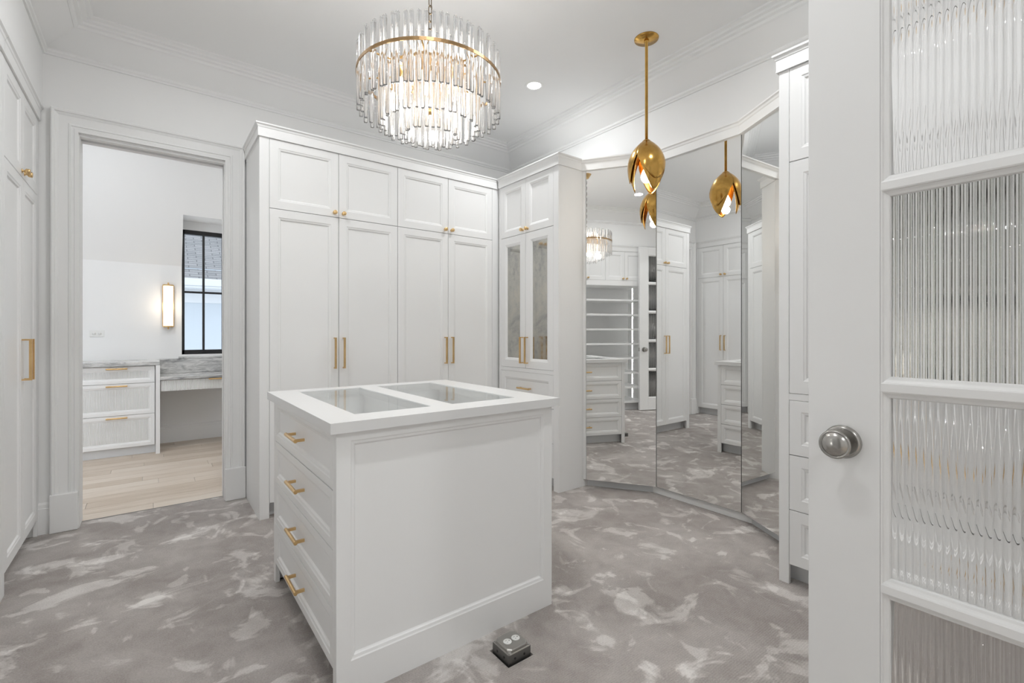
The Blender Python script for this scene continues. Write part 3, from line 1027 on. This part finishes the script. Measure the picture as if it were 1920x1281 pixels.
# ------------------------------------------------------------------ recessed downlights
def can(x, y, zc, label, power, group='recessed downlights', size=0.105):
    c_ = thing('recessed_light', label, 'ceiling light', (x, y, zc), 0, group)
    obj('trim_ring', MB().lathe([(0.052, -0.0005), (0.056, -0.004), (0.070, -0.002), (0.072, 0.0), (0.052, 0.0)], 36, caps=False), 'ceil', c_)
    obj('lens', MB().lathe([(0, -0.0015), (0.052, -0.0015), (0.052, 0.0), (0, 0.0)], 36), 'lamp', c_)
    lamp('downlight', 'AREA', (0, 0, -0.006), power, c_, size=size)
    return c_
can(2.358, 2.80, ZC, 'round recessed ceiling light above the corner cabinet', CAN_W)
can(0.38, 2.80, ZC, 'round recessed ceiling light in front of the cased doorway', CAN_W)
can(0.41, 0.83, ZC, 'round recessed ceiling light just inside the double doors, near the shelving', CAN_W)
can(2.05, 0.83, ZC, 'unseen recessed ceiling light in front of the right-hand drawer cabinet', CAN_W)  # out of view, assumed by symmetry and shifted inward to brighten the cabinets
can(-0.4, 5.05, FZ, 'added unseen ceiling light over the marble-topped drawers in the next room', FAR_W)  # invented fixture, brightens the room beyond the doorway
can(1.2, 5.05, FZ, 'added unseen ceiling light over the desk side of the next room', FAR_W)  # second invented fixture for the room beyond
can(0.2, -1.6, 3.0, 'added unseen hall fill light to the left behind the double doors', HALL_W)  # invented fill behind the camera for the entry-facing fronts
can(1.6, -1.6, 3.0, 'added unseen hall fill light to the right behind the double doors', HALL_W)  # second invented fill behind the camera

# ------------------------------------------------------------------ floor outlet box
fo = thing('floor_outlet_box', 'open metal floor box with a white duplex outlet beside the island', 'outlet box', (1.105, 1.448, -0.02))
bxm = MB()
for b in ((-0.052, 0.052, -0.052, -0.050), (-0.052, 0.052, 0.050, 0.052), (-0.052, -0.050, -0.050, 0.050), (0.050, 0.052, -0.050, 0.050)):
    bxm.box(b[0], b[1], b[2], b[3], 0, 0.055)
bxm.box(-0.05, 0.05, -0.05, 0.05, 0, 0.004)
obj('box', bxm, 'steel_dark', fo)
for s1, s2 in ((-1, 0), (0, -1), (1, 0), (0, 1)):
    for q in (-0.022, 0.022):
        l_ = (s1 * 0.0522, q, 0.036) if s1 else (q, s2 * 0.0522, 0.036)
        obj('knockout', MB().lathe([(0, -0.0006), (0.005, -0.0006), (0.005, 0.0006), (0, 0.0006)], 12, 'x' if s1 else 'y'), 'dark', fo, l_)
cvr = MB()
def octo(h_, c_, z): return [(-h_ + c_, -h_, z), (h_ - c_, -h_, z), (h_, -h_ + c_, z), (h_, h_ - c_, z), (h_ - c_, h_, z), (-h_ + c_, h_, z), (-h_, h_ - c_, z), (-h_, -h_ + c_, z)]
rg = [octo(0.053, 0.006, 0.055), octo(0.053, 0.006, 0.057), octo(0.048, 0.010, 0.058), octo(0.047, 0.013, 0.066), octo(0.044, 0.013, 0.069)]
o = cvr.rings(rg)
cvr.face([o + 4 * 8 + k for k in range(8)])
obj('cover', cvr, 'steel', fo)
for sx in (-1, 1):
    rc = obj('receptacle', MB().lathe([(0, 0), (0.0165, 0), (0.0165, 0.0022), (0.0155, 0.003), (0, 0.003)], 24), 'white_plastic', fo, (sx * 0.0195, 0, 0.069))
    for x, y, a, b in ((-0.0035, 0.0055, 0.0035, 0.0007), (-0.0035, -0.0055, 0.0028, 0.0007)):
        obj('slot', MB().box(x - a, x + a, y - b, y + b, 0.003, 0.0032), 'dark', rc)
    obj('ground_hole', MB().lathe([(0, 0.003), (0.0022, 0.003), (0.0022, 0.0032), (0, 0.0032)], 10), 'dark', rc, (0.008, 0, 0))
for sx, sy in ((-1, -1), (1, -1), (1, 1), (-1, 1)):
    obj('screw', MB().lathe([(0, 0.057), (0.0035, 0.057), (0.0033, 0.0595), (0, 0.0605)], 10), 'steel', fo, (sx * 0.046, sy * 0.046, 0))
obj('screw', MB().lathe([(0, 0.069), (0.0025, 0.069), (0, 0.0705)], 10), 'steel', fo)

# ------------------------------------------------------------------ next room furniture
vd = thing('vanity_chest', 'white three-drawer chest with reeded fronts beyond the doorway', 'drawers', (-0.60, 6.09, 0))
WV = 0.632
vb = MB()
vb.box(0.0, WV, 0.0215, 0.49, 0.095, 0.902)
obj('carcass', vb, 'cab', vd)
obj('toe_kick', MB().box(0, WV, 0.05, 0.06, 0, 0.09), 'toe', vd)
zz = [0.088, 0.412, 0.728, 0.900]
for k in range(3):
    h = zz[k + 1] - zz[k] - 0.004
    d = obj('drawer', shaker(WV - 0.008, h, 0.035, depth=0.009), 'cab', vd, (0.002, 0, zz[k] + 0.002))
    obj('reeded_panel', MB().quad((0.05, 0.0085, 0.05), (WV - 0.058, 0.0085, 0.05), (WV - 0.058, 0.0085, h - 0.05), (0.05, 0.0085, h - 0.05)), 'reeded', d)
    obj('pull', pull_mesh(0.165, 0.030, 'round'), None, d, (0.325, 0.002, h - 0.020), (0, PI / 2, 0))
tag(boxo('marble_countertop', (-0.62, 0.068, 6.055, 6.582, 0.904, 0.943), 'marble', bevel=0.003),
    'grey veined marble slab on top of the three-drawer chest', 'countertop')
dk = thing('vanity_desk', 'white vanity desk with one shallow reeded drawer under the window', 'desk', (0, 0, 0))
boxo('leg', (0.034, 0.070, 6.035, 6.57, 0, 0.904), 'cab', dk, bevel=0.002)
boxo('apron', (0.072, 1.30, 6.075, 6.10, 0.632, 0.750), 'cab', dk)
ds = obj('drawer', MB().box(0.0, 0.73, 0.0, 0.02, 0.0, 0.112), 'reeded', dk, (0.076, 6.052, 0.634))
obj('pull', pull_mesh(0.12, 0.022, 'round'), None, ds, (0.475, 0.0, 0.106), (0, PI / 2, 0))
boxo('leg', (1.30, 1.336, 6.035, 6.57, 0, 0.75), 'cab', dk, bevel=0.002)
tag(boxo('marble_desktop', (0.0705, 1.336, 6.030, 6.582, 0.751, 0.781), 'marble', bevel=0.003),
    'grey marble desk slab below the black window', 'countertop')
tag(boxo('marble_backsplash', (0.0705, 1.336, 6.560, 6.584, 0.782, 0.945), 'marble', bevel=0.002),
    'grey marble backsplash standing between desk slab and window', 'backsplash')
tag(boxo('marble_ledge', (0.245, 0.73, 6.553, 6.584, 0.946, 0.966), 'marble', bevel=0.002),
    'thin marble ledge directly under the black window', 'window ledge')

sc = thing('wall_sconce', 'tall brass wall sconce with glowing cream glass beside the window', 'sconce', (0.150, 6.585, 1.54))
obj('back_plate', MB().box(-0.045, 0.045, -0.016, 0.0, -0.235, 0.235), 'brass', sc, bevel=0.003)
sh = MB()
arc = [(-0.047, -0.018)] + [(-0.047 * math.cos(PI * k / 10), -0.018 - 0.052 * math.sin(PI * k / 10)) for k in range(1, 10)] + [(0.047, -0.018)]
sh.prism(arc, -0.225, 0.225)
obj('glass_shade', sh, 'shade', sc)
for zc in (-0.232, 0.232):
    arc2 = [(x * 1.1, yv * 1.05) for x, yv in arc]
    obj('end_cap', MB().prism(arc2, zc - 0.007, zc + 0.007), 'brass', sc)
    obj('finial', MB().lathe([(0, -0.012), (0.007, -0.012), (0.009, 0.0), (0.006, 0.012), (0, 0.014)], 12), 'brass', sc, (0, -0.045, zc + math.copysign(0.018, zc)))
for x in (-0.050, 0.050):
    obj('side_bar', MB().box(x - 0.004, x + 0.004, -0.022, -0.012, -0.232, 0.232), 'brass', sc)
lamp('sconce_light', 'POINT', (0, -0.13, 0), 0.9, sc, 0.05, (1, 0.85, 0.65))

wo = thing('wall_outlet', 'white double outlet plate on the wall above the marble counter', 'outlet', (-0.455, 6.585, 1.23))
obj('plate', MB().box(-0.058, 0.058, -0.006, 0, -0.035, 0.035), 'white_plastic', wo, bevel=0.002)
for sx in (-1, 1):
    rc = obj('receptacle', MB().lathe([(0, -0.0085), (0.0165, -0.0085), (0.0165, -0.005), (0, -0.005)], 20, 'y'), 'white_plastic', wo, (sx * 0.022, 0, 0))
    for x in (-0.006, 0.006):
        obj('slot', MB().box(x - 0.001, x + 0.001, -0.0092, -0.0085, -0.002, 0.006), 'dark', rc)
